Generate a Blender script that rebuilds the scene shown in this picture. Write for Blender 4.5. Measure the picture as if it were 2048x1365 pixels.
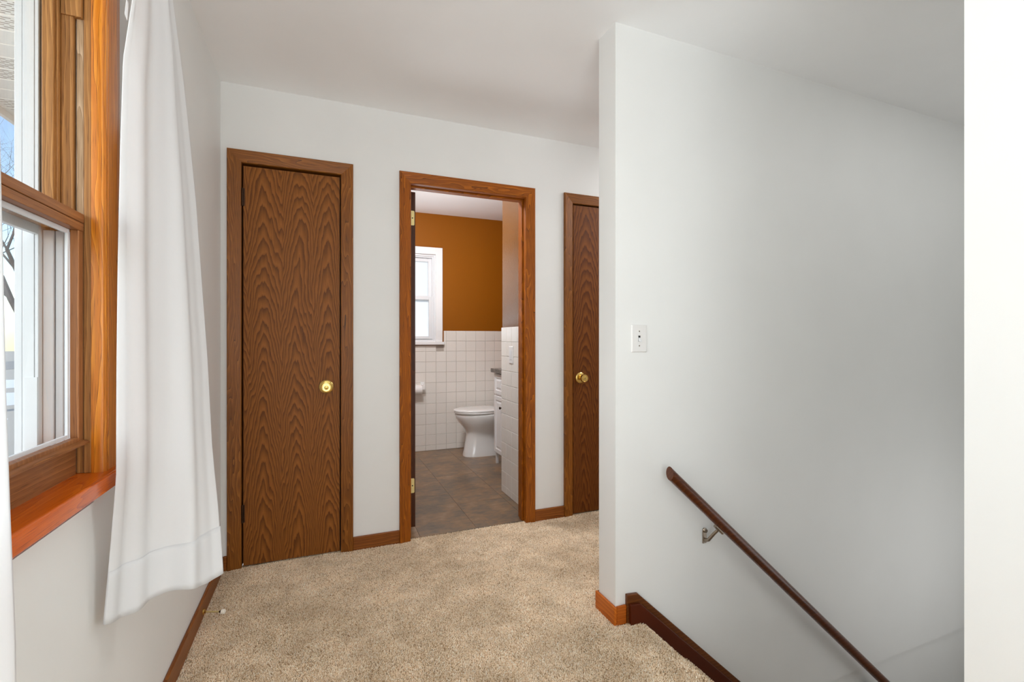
import bpy, bmesh, math, random
from mathutils import Vector, Matrix

random.seed(7)
S = bpy.context.scene
for o in list(bpy.data.objects):
    bpy.data.objects.remove(o)

# ------------------------------------------------------------------ camera, world, lights, exposure
CAM_H = 1.1537
FOCAL_PX = 941.6
cam_d = bpy.data.cameras.new('camera')
cam_d.sensor_width = 36.0
cam_d.lens = FOCAL_PX / 2048 * 36.0
cam_d.shift_y = -3.4 / 2048
cam_d.clip_start = 0.02
cam_d.clip_end = 300
cam = bpy.data.objects.new('camera', cam_d)
S.collection.objects.link(cam)
cam.location = (0, 0, CAM_H)
cam.rotation_euler = (math.pi / 2, 0, -0.38475)
S.camera = cam

S.view_settings.view_transform = 'Standard'
S.view_settings.look = 'None'
S.view_settings.gamma = 1.0
S.view_settings.use_curve_mapping = False
S.view_settings.exposure = 0.0
try:
    S.cycles.use_denoising = True
    S.cycles.max_bounces = 12
    S.cycles.diffuse_bounces = 8
    S.cycles.glossy_bounces = 4
    S.cycles.transmission_bounces = 10
    S.cycles.transparent_max_bounces = 12
    S.cycles.caustics_reflective = False
    S.cycles.caustics_refractive = False
    S.cycles.sample_clamp_indirect = 6
except Exception:
    pass

world = bpy.data.worlds.new('sky')
S.world = world
world.use_nodes = True
wn = world.node_tree
wn.nodes.clear()
wo = wn.nodes.new('ShaderNodeOutputWorld')
wb = wn.nodes.new('ShaderNodeBackground')
sky = wn.nodes.new('ShaderNodeTexSky')
sky.sky_type = 'NISHITA'
sky.sun_disc = False
sky.sun_elevation = math.radians(38)
sky.sun_rotation = math.radians(200)
sky.dust_density = 0.6
wn.links.new(sky.outputs[0], wb.inputs[0])
wb.inputs[1].default_value = 0.30
wn.links.new(wb.outputs[0], wo.inputs[0])


def sun(energy, rot):
    d = bpy.data.lights.new('sun', 'SUN'); d.energy = energy; d.angle = 0.02; d.color = (1, .96, .9)
    o = bpy.data.objects.new('sun', d); S.collection.objects.link(o); o.rotation_euler = rot


def area(name, loc, target, size, size_y, power, color=(1, 1, 1)):
    d = bpy.data.lights.new(name, 'AREA'); d.shape = 'RECTANGLE'; d.size = size; d.size_y = size_y
    d.energy = power; d.color = color
    o = bpy.data.objects.new(name, d); S.collection.objects.link(o); o.location = loc
    o.rotation_euler = (Vector(target) - Vector(loc)).to_track_quat('-Z', 'Y').to_euler()
    return o


sun(3.2, Vector((.35, .9, .75)).to_track_quat('Z', 'Y').to_euler())
COOL = (.90, .962, 1.0)
area('rear_fill_light', (-0.30, -1.9, 1.5), (1.5, 1.2, 1.25), 1.8, 1.5, 23, COOL)  # added area light inside the closed room, standing in for windows behind
area('right_fill_light', (2.9, -1.1, 1.5), (-0.4, 1.4, 1.0), 1.6, 1.5, 44, COOL)  # no window here: unseen area light added to lift the left wall
area('ceiling_fill_light', (-0.10, -1.2, 1.30), (0.0, -0.6, 2.44), 1.2, 1.2, 29, COOL)  # uplight added behind the camera to brighten the ceiling, like a bounced flash
area('low_fill_light', (-0.05, -0.9, 0.5), (0.15, 0.7, 2.44), 1.0, 1.0, 11, COOL)  # second unseen uplight, added low behind the camera for the ceiling
area('window_daylight', (-2.4, 0.55, 1.75), (0.6, 1.0, 1.25), 1.7, 1.6, 74, (.95, .98, 1.0))
area('stair_fill_light', (3.1, 0.70, 2.36), (3.1, 1.3, 0.0), 1.8, 0.3, 5.0, (.97, .985, 1.0))  # fill added over the stairwell
area('lower_fill_light', (3.0, 0.62, -0.1), (2.6, 1.6, -0.1), 1.6, 1.0, 5.4, (.98, .99, 1.0))  # unseen fill added low in the stairwell to light the partition
area('hall_area_light', (2.6, 2.2, 2.38), (2.2, 2.2, 0), 0.5, 0.5, 16, (.97, .98, 1.0))  # area light high in the hall, out of view behind the partition
area('bath_lamp_light', (0.48, 3.35, 2.42), (1.15, 4.1, 0.4), 0.4, 0.4, 42, (.95, .975, 1.0))
area('bath_fill_light', (0.75, 3.75, 1.25), (0.8, 3.8, 2.44), 0.6, 0.6, 11, (.92, .965, 1.0))  # added uplight, out of view, keeps the bathroom ceiling neutral

# ------------------------------------------------------------------ key planes (metres)
XL, YB, XP, YP = -0.4647, 2.715, 1.104, 1.610
CEIL = 2.44
PT = 0.122          # partition thickness
YN0, YN1 = 0.372, 0.494   # near stair wall
XE = 4.6            # far end of stairwell
YR = -2.6           # rear wall
YB2 = 4.85          # bathroom far wall
XS, YS = 1.28, 3.354  # tiled stub wall in the bathroom
BX0, BX1 = 0.25, 2.06


# ------------------------------------------------------------------ materials
def new_mat(name):
    m = bpy.data.materials.new(name); m.use_nodes = True
    nt = m.node_tree; nt.nodes.clear()
    out = nt.nodes.new('ShaderNodeOutputMaterial')
    b = nt.nodes.new('ShaderNodeBsdfPrincipled')
    nt.links.new(b.outputs[0], out.inputs[0])
    return m, nt, b, out


def N(nt, t, **kw):
    n = nt.nodes.new(t)
    for k, v in kw.items():
        if k.startswith('i_'):
            n.inputs[int(k[2:])].default_value = v
        else:
            setattr(n, k, v)
    return n


def M(nt, op, a, b=None, c=None):
    n = nt.nodes.new('ShaderNodeMath'); n.operation = op
    for i, v in enumerate((a, b, c)):
        if v is None: continue
        if isinstance(v, (int, float)): n.inputs[i].default_value = v
        else: nt.links.new(v, n.inputs[i])
    return n.outputs[0]


def ramp(nt, fac, stops):
    r = nt.nodes.new('ShaderNodeValToRGB')
    el = r.color_ramp.elements
    el[0].position, el[0].color = stops[0][0], (*stops[0][1], 1)
    el[1].position, el[1].color = stops[-1][0], (*stops[-1][1], 1)
    for p, c in stops[1:-1]:
        e = el.new(p); e.color = (*c, 1)
    nt.links.new(fac, r.inputs[0])
    return r.outputs[0]


def noise(nt, vec, scale, detail=2, rough=.5):
    n = nt.nodes.new('ShaderNodeTexNoise')
    n.inputs['Scale'].default_value = scale; n.inputs['Detail'].default_value = detail
    n.inputs['Roughness'].default_value = rough
    nt.links.new(vec, n.inputs['Vector'])
    return n.outputs[0]


def obj_coord(nt):
    return N(nt, 'ShaderNodeTexCoord').outputs['Object']


def scaled(nt, vec, s):
    m = nt.nodes.new('ShaderNodeMapping'); m.inputs['Scale'].default_value = s
    nt.links.new(vec, m.inputs['Vector'])
    return m.outputs[0]


def bump(nt, b, h, strength, dist=.002):
    n = nt.nodes.new('ShaderNodeBump'); n.inputs['Strength'].default_value = strength
    n.inputs['Distance'].default_value = dist
    nt.links.new(h, n.inputs['Height']); nt.links.new(n.outputs[0], b.inputs['Normal'])


def mix_rgb(nt, fac, a, b, mode='MIX'):
    n = nt.nodes.new('ShaderNodeMix'); n.data_type = 'RGBA'; n.blend_type = mode
    if isinstance(fac, (int, float)): n.inputs[0].default_value = fac
    else: nt.links.new(fac, n.inputs[0])
    for i, v in ((6, a), (7, b)):
        if isinstance(v, tuple): n.inputs[i].default_value = (*v, 1)
        else: nt.links.new(v, n.inputs[i])
    return n.outputs[2]


def plain(name, col, rough=.5, metal=0., spec=.5, coat=0., bump_s=0., bump_scale=200):
    m, nt, b, _ = new_mat(name)
    v = obj_coord(nt)
    f = noise(nt, v, 3.0, 3)
    c = mix_rgb(nt, f, tuple(x * .965 for x in col), tuple(min(1, x * 1.035) for x in col))
    nt.links.new(c, b.inputs['Base Color'])
    b.inputs['Roughness'].default_value = rough; b.inputs['Metallic'].default_value = metal
    b.inputs['Specular IOR Level'].default_value = spec
    b.inputs['Coat Weight'].default_value = coat
    if bump_s:
        bump(nt, b, noise(nt, v, bump_scale, 2), bump_s, .001)
    return m


def axis_split(nt, axis):
    """returns (along, cross1, cross2) sockets of the object coordinate"""
    s = nt.nodes.new('ShaderNodeSeparateXYZ'); nt.links.new(obj_coord(nt), s.inputs[0])
    x, y, z = s.outputs
    return {'X': (x, y, z), 'Y': (y, x, z), 'Z': (z, x, y)}[axis]


def comb(nt, a, b, c):
    n = nt.nodes.new('ShaderNodeCombineXYZ')
    for i, v in enumerate((a, b, c)):
        if isinstance(v, (int, float)): n.inputs[i].default_value = v
        else: nt.links.new(v, n.inputs[i])
    return n.outputs[0]


def wood(name, axis, light, mid, dark, rough=.42, figure=16, coat=.03, off=0., spec=.28, freq=75, nobump=False):
    """straight to gently wavy oak grain along an axis, with short dark pores"""
    m, nt, b, _ = new_mat(name)
    g, a, c = axis_split(nt, axis)
    ac = M(nt, 'ADD', a, M(nt, 'MULTIPLY', c, .83))
    v = comb(nt, M(nt, 'MULTIPLY', ac, 9), M(nt, 'MULTIPLY', c, 4), M(nt, 'ADD', M(nt, 'MULTIPLY', g, 1.3), off))
    n1 = noise(nt, v, 1.0, 3, .55)
    f = M(nt, 'ADD', M(nt, 'MULTIPLY', ac, freq), M(nt, 'MULTIPLY', n1, figure))
    ring = M(nt, 'FRACT', f)
    vf = comb(nt, M(nt, 'MULTIPLY', a, 700), M(nt, 'MULTIPLY', c, 700), M(nt, 'MULTIPLY', g, 16))
    fine = noise(nt, vf, 1.0, 2)
    vs = comb(nt, M(nt, 'MULTIPLY', a, 110), M(nt, 'MULTIPLY', c, 110), M(nt, 'MULTIPLY', g, 3))
    soft = noise(nt, vs, 1.0, 2)
    pat = M(nt, 'ADD', M(nt, 'MULTIPLY', ring, .62), M(nt, 'MULTIPLY', soft, .38))
    col = ramp(nt, pat, [(0.12, light), (.5, mid), (.74, mid), (.88, dark), (1.0, tuple(x * .8 for x in dark))])
    pore = ramp(nt, fine, [(.30, (.45, .40, .36)), (.44, (1, 1, 1))])
    col = mix_rgb(nt, .8, col, pore, 'MULTIPLY')
    big = noise(nt, comb(nt, M(nt, 'MULTIPLY', ac, 6), 0., M(nt, 'MULTIPLY', g, 1.1)), 1.0, 2)
    shade = ramp(nt, big, [(.25, (.78, .76, .74)), (.75, (1.15, 1.14, 1.12))])
    col = mix_rgb(nt, 1.0, col, shade, 'MULTIPLY')
    nt.links.new(col, b.inputs['Base Color'])
    b.inputs['Roughness'].default_value = rough
    b.inputs['Coat Weight'].default_value = coat; b.inputs['Coat Roughness'].default_value = .22
    b.inputs['Specular IOR Level'].default_value = spec
    if nobump is False: bump(nt, b, fine, .1, .0004)
    return m


def veneer(name, x0, w, light, mid, dark, zoff=0.):
    """flat sliced oak door skin: stacked cathedral arches"""
    m, nt, b, _ = new_mat(name)
    g, a, c = axis_split(nt, 'Z')
    warp = noise(nt, comb(nt, M(nt, 'MULTIPLY', a, 7), 0., M(nt, 'MULTIPLY', g, 1.6)), 1.0, 3, .6)
    ax = M(nt, 'ADD', M(nt, 'SUBTRACT', a, x0), M(nt, 'MULTIPLY', M(nt, 'SUBTRACT', warp, .5), .11))
    xp = M(nt, 'PINGPONG', ax, w)
    t = M(nt, 'DIVIDE', xp, w)
    rise = M(nt, 'POWER', t, 1.6)
    # arches get longer lower down the sheet
    gz = M(nt, 'ADD', g, zoff)
    steep = M(nt, 'ADD', 3.4, M(nt, 'MULTIPLY', M(nt, 'SUBTRACT', 2.0, gz), 1.5))
    jag = noise(nt, comb(nt, M(nt, 'MULTIPLY', a, 70), 0., M(nt, 'MULTIPLY', g, 9)), 1.0, 3, .55)
    slow = noise(nt, comb(nt, M(nt, 'MULTIPLY', a, 3), 0., M(nt, 'MULTIPLY', g, .8)), 1.0, 1)
    dens = M(nt, 'MULTIPLY', gz, 12.)
    f = M(nt, 'ADD', M(nt, 'ADD', dens, M(nt, 'MULTIPLY', rise, steep)),
          M(nt, 'ADD', M(nt, 'MULTIPLY', jag, .85), M(nt, 'MULTIPLY', slow, 9)))
    ring = M(nt, 'FRACT', f)
    fine = noise(nt, comb(nt, M(nt, 'MULTIPLY', a, 650), M(nt, 'MULTIPLY', c, 650), M(nt, 'MULTIPLY', g, 22)), 1.0, 2)
    soft = noise(nt, comb(nt, M(nt, 'MULTIPLY', a, 60), 0., M(nt, 'MULTIPLY', g, 2)), 1.0, 2)
    pat = M(nt, 'ADD', M(nt, 'MULTIPLY', ring, .8), M(nt, 'MULTIPLY', soft, .2))
    col = ramp(nt, pat, [(0.08, mid), (.22, light), (.60, mid), (.76, tuple(x * .55 + y * .45 for x, y in zip(mid, dark))), (.88, tuple(x * .3 + y * .7 for x, y in zip(mid, dark)))])
    pore = ramp(nt, fine, [(.30, (.62, .58, .54)), (.46, (1, 1, 1))])
    col = mix_rgb(nt, .6, col, pore, 'MULTIPLY')
    nt.links.new(col, b.inputs['Base Color'])
    b.inputs['Roughness'].default_value = .5
    b.inputs['Specular IOR Level'].default_value = .22
    b.inputs['Coat Weight'].default_value = .0; b.inputs['Coat Roughness'].default_value = .3
    bump(nt, b, fine, .2, .0005)
    return m


def sc(r, g, b):
    """sRGB 0-255 to linear"""
    f = lambda v: (v / 255 / 12.92) if v / 255 <= .04045 else ((v / 255 + .055) / 1.055) ** 2.4
    return (f(r), f(g), f(b))


MT = {}
MT['paint'] = plain('wall_paint', sc(231, 231, 229), .55, bump_s=.06, bump_scale=260)
MT['ceil'] = plain('ceiling_paint', sc(247, 247, 247), .7, bump_s=.05, bump_scale=160)
MT['bath_orange'] = plain('bath_orange_paint', sc(140, 80, 4), .5, spec=.2, bump_s=.15, bump_scale=220)
MT['vinyl'] = plain('white_vinyl', sc(222, 223, 225), .35)
MT['white_paint'] = plain('white_gloss_paint', sc(236, 236, 236), .3)
MT['slot'] = plain('soffit_slot', sc(132, 120, 110), .8)
MT['cream'] = plain('cream_soffit', sc(251, 246, 240), .5)
MT['brass'] = plain('polished_brass', sc(226, 192, 112), .22, metal=1.)
MT['brass_leaf'] = plain('pale_brass', sc(232, 214, 150), .42, metal=.55)
MT['bronze'] = plain('dark_bronze', sc(58, 40, 28), .4, metal=.8)
MT['nickel'] = plain('satin_nickel', sc(165, 152, 138), .3, metal=1.)
MT['dark'] = plain('black_recess', (.006, .005, .004), .8)
MT['porcelain'] = plain('porcelain', sc(236, 235, 233), .1, coat=.6)
MT['plastic'] = plain('switch_plastic', sc(228, 226, 224), .35)
MT['rubber'] = plain('white_rubber', sc(250, 244, 230), .6)
MT['paper'] = plain('tissue_paper', sc(238, 236, 234), .9)
MT['grout'] = plain('tile_grout', sc(176, 166, 156), .9)
MT['asphalt'] = plain('asphalt', sc(150, 146, 140), .9)
MT['snow'] = plain('snow_patch', sc(235, 235, 240), .8)
MT['lawn'] = plain('winter_lawn', sc(186, 178, 164), .95, bump_s=.5, bump_scale=20)
MT['bark'] = plain('grey_bark', sc(112, 104, 98), .9)
MT['seal'] = plain('grey_gasket', sc(200, 196, 190), .5)

# oak finishes
OAK = (sc(160, 100, 34), sc(128, 74, 18), sc(64, 32, 5))
OAK_HOT = (sc(184, 104, 16), sc(144, 76, 6), sc(72, 32, 2))
OAK_WIN = (sc(226, 146, 46), sc(198, 116, 30), sc(108, 54, 14))
OAK_RED = (sc(228, 112, 16), sc(210, 96, 8), sc(178, 72, 4))
OAK_JAMB = (sc(186, 134, 76), sc(152, 104, 56), sc(96, 62, 34))
OAK_SASH = (sc(168, 112, 66), sc(146, 94, 54), sc(112, 70, 40))
OAK_OLD = (sc(206, 178, 148), sc(176, 146, 114), sc(120, 92, 66))
for ax in 'XYZ':
    MT['oak' + ax] = wood('oak_trim_' + ax, ax, *OAK)
    MT['hot' + ax] = wood('oak_amber_' + ax, ax, *OAK_HOT)
    MT['win' + ax] = wood('oak_window_' + ax, ax, *OAK_WIN, rough=.3, coat=.25, figure=11, freq=85)
    MT['jamb' + ax] = wood('oak_jamb_' + ax, ax, *OAK_JAMB, rough=.5, coat=.05, figure=7, freq=110)
    MT['sash' + ax] = wood('oak_sash_' + ax, ax, *OAK_SASH, rough=.45, coat=.15, figure=4, freq=90)
MT['old'] = wood('oak_weathered', 'Z', *OAK_OLD, rough=.7, coat=0.)
MT['stool'] = wood('oak_stool', 'Y', *OAK_RED, rough=.22, coat=.35, nobump=True, figure=10, freq=22)
MT['base'] = wood('oak_baseboard_x', 'X', sc(160, 96, 40), sc(132, 74, 27), sc(84, 42, 14), figure=8)
MT['baseY'] = wood('oak_baseboard_y', 'Y', sc(160, 96, 40), sc(132, 74, 27), sc(84, 42, 14), figure=8)
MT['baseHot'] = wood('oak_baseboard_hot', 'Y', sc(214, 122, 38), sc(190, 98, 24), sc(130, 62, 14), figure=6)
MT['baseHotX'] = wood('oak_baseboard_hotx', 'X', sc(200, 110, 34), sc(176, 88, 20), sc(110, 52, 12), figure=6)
MT['skirt'] = plain('dark_stain', sc(76, 26, 4), .4, spec=.25)
MT['skirt_top'] = wood('stringer_cap', 'X', sc(120, 66, 24), sc(96, 50, 16), sc(58, 26, 8), figure=4)
MT['rail'] = wood('handrail_walnut', 'X', sc(102, 52, 20), sc(82, 38, 12), sc(50, 21, 6), rough=.28, coat=.3, nobump=True, figure=2, freq=60)
MT['doorleaf_dark'] = wood('bath_door_oak', 'Z', sc(86, 46, 20), sc(70, 35, 15), sc(44, 20, 8))
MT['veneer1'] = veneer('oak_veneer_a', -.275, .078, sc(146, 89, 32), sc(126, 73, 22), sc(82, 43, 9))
MT['veneer3'] = veneer('oak_veneer_b', 1.62, .085, sc(128, 72, 22), sc(106, 56, 12), sc(72, 34, 6), zoff=.35)  # same oak, darkened in its colours for the dimmer hall light


def carpet_mat():
    m, nt, b, _ = new_mat('beige_carpet')
    v = obj_coord(nt)
    fine = noise(nt, v, 330, 2, .6)
    vor = N(nt, 'ShaderNodeTexVoronoi'); vor.inputs['Scale'].default_value = 230
    nt.links.new(v, vor.inputs['Vector'])
    mid = noise(nt, v, 7, 4, .6)
    big = noise(nt, v, 2.2, 3, .5)
    c = ramp(nt, fine, [(.30, sc(130, 104, 76)), (.46, sc(186, 164, 138)), (.60, sc(218, 200, 176)), (.74, sc(244, 232, 214))])
    sh = ramp(nt, M(nt, 'ADD', M(nt, 'MULTIPLY', mid, .55), M(nt, 'MULTIPLY', big, .45)),
              [(.36, (.76, .74, .71)), (.50, (.92, .91, .90)), (.62, (1.08, 1.07, 1.06))])
    c = mix_rgb(nt, 1., c, sh, 'MULTIPLY')  # mottling: pile-lean shading and mild wear mixed into the colour
    nt.links.new(c, b.inputs['Base Color'])
    b.inputs['Roughness'].default_value = 1.
    b.inputs['Specular IOR Level'].default_value = .1
    h = M(nt, 'ADD', fine, M(nt, 'MULTIPLY', vor.outputs['Distance'], .6))
    bump(nt, b, h, .8, .004)
    return m


MT['carpet'] = carpet_mat()


def pile_mat():
    m, nt, b, _ = new_mat('carpet_pile_yarn')
    g = N(nt, 'ShaderNodeNewGeometry')
    v = obj_coord(nt)
    c = ramp(nt, g.outputs['Random Per Island'], [(0.0, sc(170, 138, 102)), (.14, sc(222, 194, 160)), (.5, sc(244, 220, 190)), (.8, sc(251, 233, 208)), (1., sc(255, 248, 234))])
    sh = ramp(nt, M(nt, 'ADD', M(nt, 'MULTIPLY', noise(nt, v, 9, 4, .6), .55), M(nt, 'MULTIPLY', noise(nt, v, 2.6, 3), .45)),
              [(.38, (.80, .77, .73)), (.50, (.95, .94, .92)), (.60, (1.08, 1.08, 1.08))])
    nt.links.new(mix_rgb(nt, 1., c, sh, 'MULTIPLY'), b.inputs['Base Color'])  # yarn colour also carries painted pile shading, with slight wear
    b.inputs['Roughness'].default_value = .95; b.inputs['Specular IOR Level'].default_value = .15
    return m


MT['pile'] = pile_mat()


def glazed_tile():
    m, nt, b, _ = new_mat('white_glazed_tile')
    oi = N(nt, 'ShaderNodeObjectInfo')
    c = mix_rgb(nt, oi.outputs['Random'], sc(229, 224, 217), sc(233, 228, 221))
    nt.links.new(c, b.inputs['Base Color'])
    b.inputs['Roughness'].default_value = .16
    bump(nt, b, noise(nt, obj_coord(nt), 25, 1), .05, .002)
    return m


MT['tile'] = glazed_tile()


def stone_vinyl():
    m, nt, b, _ = new_mat('stone_look_floor_tile')
    oi = N(nt, 'ShaderNodeObjectInfo')
    v = obj_coord(nt)
    addv = nt.nodes.new('ShaderNodeVectorMath'); addv.operation = 'ADD'
    nt.links.new(v, addv.inputs[0])
    nt.links.new(comb(nt, M(nt, 'MULTIPLY', oi.outputs['Random'], 30), 0., 0.), addv.inputs[1])
    vv = addv.outputs[0]
    n1 = noise(nt, vv, 5.5, 5, .6); n2 = noise(nt, scaled(nt, vv, (6, 11, 6)), 2.6, 4, .6)
    c = ramp(nt, M(nt, 'ADD', M(nt, 'MULTIPLY', n1, .6), M(nt, 'MULTIPLY', n2, .4)),
             [(.36, sc(92, 80, 68)), (.46, sc(116, 97, 78)), (.55, sc(140, 108, 76)), (.64, sc(154, 126, 98))])
    nt.links.new(c, b.inputs['Base Color'])
    b.inputs['Roughness'].default_value = .3
    bump(nt, b, noise(nt, v, 160, 2), .3, .0012)
    return m


MT['stone'] = stone_vinyl()


def granite():
    m, nt, b, _ = new_mat('dark_granite')
    c = ramp(nt, noise(nt, obj_coord(nt), 120, 3, .7), [(.35, sc(36, 32, 30)), (.55, sc(92, 80, 70)), (.72, sc(160, 150, 140))])
    nt.links.new(c, b.inputs['Base Color']); b.inputs['Roughness'].default_value = .2
    return m


MT['granite'] = granite()


def sheen_wall():
    """orange-brown orange-peel paint, glossy enough to glare at grazing angles"""
    m, nt, b, _ = new_mat('bath_textured_paint')
    nt.links.new(mix_rgb(nt, noise(nt, obj_coord(nt), 4, 2), sc(100, 66, 34), sc(108, 72, 38)), b.inputs['Base Color'])
    b.inputs['Roughness'].default_value = .22
    b.inputs['Specular IOR Level'].default_value = .6
    bump(nt, b, noise(nt, obj_coord(nt), 150, 2), .6, .004)
    return m


MT['sheen'] = sheen_wall()


def glass(name='window_glass'):
    m, nt, b, out = new_mat(name)
    nt.nodes.remove(b)
    t = N(nt, 'ShaderNodeBsdfTransparent'); t.inputs[0].default_value = (.96, .98, .975, 1)
    g = N(nt, 'ShaderNodeBsdfGlossy'); g.inputs['Roughness'].default_value = .02
    lw = N(nt, 'ShaderNodeLayerWeight'); lw.inputs[0].default_value = .5
    fr = N(nt, 'ShaderNodeMath'); fr.operation = 'POWER'; fr.inputs[1].default_value = 4.
    nt.links.new(lw.outputs['Facing'], fr.inputs[0])
    mx = N(nt, 'ShaderNodeMixShader')
    fr2 = M(nt, 'ADD', M(nt, 'MULTIPLY', fr.outputs[0], .8), .03)
    nt.links.new(fr2, mx.inputs[0]); nt.links.new(t.outputs[0], mx.inputs[1]); nt.links.new(g.outputs[0], mx.inputs[2])
    nt.links.new(mx.outputs[0], out.inputs[0])
    return m


MT['glass'] = glass()


def frosted():
    m, nt, b, out = new_mat('frosted_glass')
    nt.nodes.remove(b)
    t = N(nt, 'ShaderNodeBsdfTranslucent'); t.inputs[0].default_value = (.95, .95, .95, 1)
    g = N(nt, 'ShaderNodeBsdfGlossy'); g.inputs['Roughness'].default_value = .3
    mx = N(nt, 'ShaderNodeMixShader'); mx.inputs[0].default_value = .08
    nt.links.new(t.outputs[0], mx.inputs[1]); nt.links.new(g.outputs[0], mx.inputs[2])
    nt.links.new(mx.outputs[0], out.inputs[0])
    return m


MT['frosted'] = frosted()


def fabric():
    m, nt, b, out = new_mat('sheer_white_fabric')
    d = N(nt, 'ShaderNodeBsdfDiffuse'); d.inputs[0].default_value = (.88, .88, .885, 1)
    tl = N(nt, 'ShaderNodeBsdfTranslucent'); tl.inputs[0].default_value = (.9, .9, .9, 1)
    tr = N(nt, 'ShaderNodeBsdfTransparent'); tr.inputs[0].default_value = (1, 1, 1, 1)
    nt.nodes.remove(b)
    m1 = N(nt, 'ShaderNodeMixShader'); m1.inputs[0].default_value = .4
    nt.links.new(d.outputs[0], m1.inputs[1]); nt.links.new(tl.outputs[0], m1.inputs[2])
    m2 = N(nt, 'ShaderNodeMixShader'); m2.inputs[0].default_value = .06
    nt.links.new(m1.outputs[0], m2.inputs[1]); nt.links.new(tr.outputs[0], m2.inputs[2])
    bp = N(nt, 'ShaderNodeBump'); bp.inputs['Strength'].default_value = .08; bp.inputs['Distance'].default_value = .001
    nt.links.new(noise(nt, scaled(nt, obj_coord(nt), (1, 1, .25)), 700, 2), bp.inputs['Height'])
    nt.links.new(bp.outputs[0], d.inputs['Normal'])
    nt.links.new(m2.outputs[0], out.inputs[0])
    return m


MT['fabric'] = fabric()


# ------------------------------------------------------------------ mesh helpers
def box(bm, lo, hi):
    x0, y0, z0 = lo; x1, y1, z1 = hi
    v = [bm.verts.new(p) for p in ((x0, y0, z0), (x1, y0, z0), (x1, y1, z0), (x0, y1, z0), (x0, y0, z1), (x1, y0, z1), (x1, y1, z1), (x0, y1, z1))]
    for f in ((3, 2, 1, 0), (4, 5, 6, 7), (0, 1, 5, 4), (1, 2, 6, 5), (2, 3, 7, 6), (3, 0, 4, 7)):
        bm.faces.new([v[i] for i in f])


def loft(bm, rings, caps=True, closed=True):
    R = [[bm.verts.new(p) for p in r] for r in rings]
    n = len(R[0])
    for a, b in zip(R, R[1:]):
        for i in range(n if closed else n - 1):
            j = (i + 1) % n
            bm.faces.new((a[i], a[j], b[j], b[i]))
    if caps and closed:
        bm.faces.new(R[0][::-1]); bm.faces.new(R[-1])
    return R


def tube(bm, pts, radii, n=12, caps=True):
    pts = [Vector(p) for p in pts]
    if isinstance(radii, (int, float)): radii = [radii] * len(pts)
    rings = []
    for i, p in enumerate(pts):
        d = (pts[min(i + 1, len(pts) - 1)] - pts[max(i - 1, 0)]).normalized()
        up = Vector((0, 0, 1)) if abs(d.z) < .9 else Vector((1, 0, 0))
        s_ = d.cross(up).normalized(); u = s_.cross(d)
        rings.append([p + (s_ * math.cos(2 * math.pi * k / n) + u * math.sin(2 * math.pi * k / n)) * radii[i] for k in range(n)])
    loft(bm, rings, caps)


def lathe(bm, origin, axis, prof, n=32):
    """prof = [(distance along axis, radius)]"""
    o = Vector(origin); a = Vector(axis).normalized()
    up = Vector((0, 0, 1)) if abs(a.z) < .9 else Vector((1, 0, 0))
    s_ = a.cross(up).normalized(); u = s_.cross(a)
    rings = [[o + a * t + (s_ * math.cos(2 * math.pi * k / n) + u * math.sin(2 * math.pi * k / n)) * max(r, 1e-5) for k in range(n)] for t, r in prof]
    loft(bm, rings)


def obj(name, bm, mat, parent=None, bevel=0., smooth=None, segs=2):
    me = bpy.data.meshes.new(name)
    bmesh.ops.recalc_face_normals(bm, faces=bm.faces)
    bm.to_mesh(me); bm.free()
    me.materials.append(mat if not isinstance(mat, str) else MT[mat])
    o = bpy.data.objects.new(name, me)
    S.collection.objects.link(o)
    if parent:
        o.parent = parent
        o.matrix_parent_inverse = Matrix.Translation(-root_loc(parent))
    if smooth is not None:
        for p in me.polygons: p.use_smooth = True
        me.set_sharp_from_angle(angle=math.radians(smooth))
    if bevel:
        md = o.modifiers.new('edge', 'BEVEL'); md.width = bevel; md.segments = segs; md.limit_method = 'ANGLE'
        md.angle_limit = math.radians(40)
    return o


def root_loc(o):
    return Vector(o.location) if o.parent is None else Vector((0, 0, 0))


def boxes(name, lst, mat, parent=None, bevel=0.):
    bm = bmesh.new()
    for lo, hi in lst: box(bm, lo, hi)
    return obj(name, bm, mat, parent, bevel)


def tag(o, label, cat, kind=None, group=None):
    if label: o['label'] = label
    if cat: o['category'] = cat
    if kind: o['kind'] = kind
    if group: o['group'] = group
    return o


def empty(name, loc, label, cat, kind=None, group=None):
    o = bpy.data.objects.new(name, None); S.collection.objects.link(o); o.location = loc
    o.empty_display_size = .05
    return tag(o, label, cat, kind, group)


def put_child(o, parent):
    """child mesh object with its own location given in world space"""
    o.parent = parent
    o.matrix_parent_inverse = Matrix.Translation(-root_loc(parent))


# ------------------------------------------------------------------ room shell
W1 = (0.56, 1.296, 0.845, 2.06)   # hall window opening y0,y1,z0,z1
WO = .0135
boxes_l = [((XL - .122, YR, 0), (XL, W1[0] - WO, CEIL)), ((XL - .122, W1[1] + WO, 0), (XL, YB + .115, CEIL)),
           ((XL - .122, W1[0] - WO, 0), (XL, W1[1] + WO, W1[2] - .05)), ((XL - .122, W1[0] - WO, W1[3] + WO), (XL, W1[1] + WO, CEIL))]
tag(boxes('wall_left', boxes_l, 'paint'), 'off-white wall with the oak window and white curtain', 'wall', 'structure')

D1 = (-.3733, .0981, 2.045)
D2 = (.4725, 1.190, 2.045)
D3 = (1.5251, 2.240, 2.045)
J = .018


def wall_with_doors():
    lst = []
    xs = XL
    for x0, x1, zt in (D1, D2, D3):
        lst.append(((xs, YB, 0), (x0 - J, YB + .115, CEIL)))
        lst.append(((x0 - J, YB, zt + J), (x1 + J, YB + .115, CEIL)))
        xs = x1 + J
    lst.append(((xs, YB, 0), (XE, YB + .115, CEIL)))
    return lst


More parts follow.
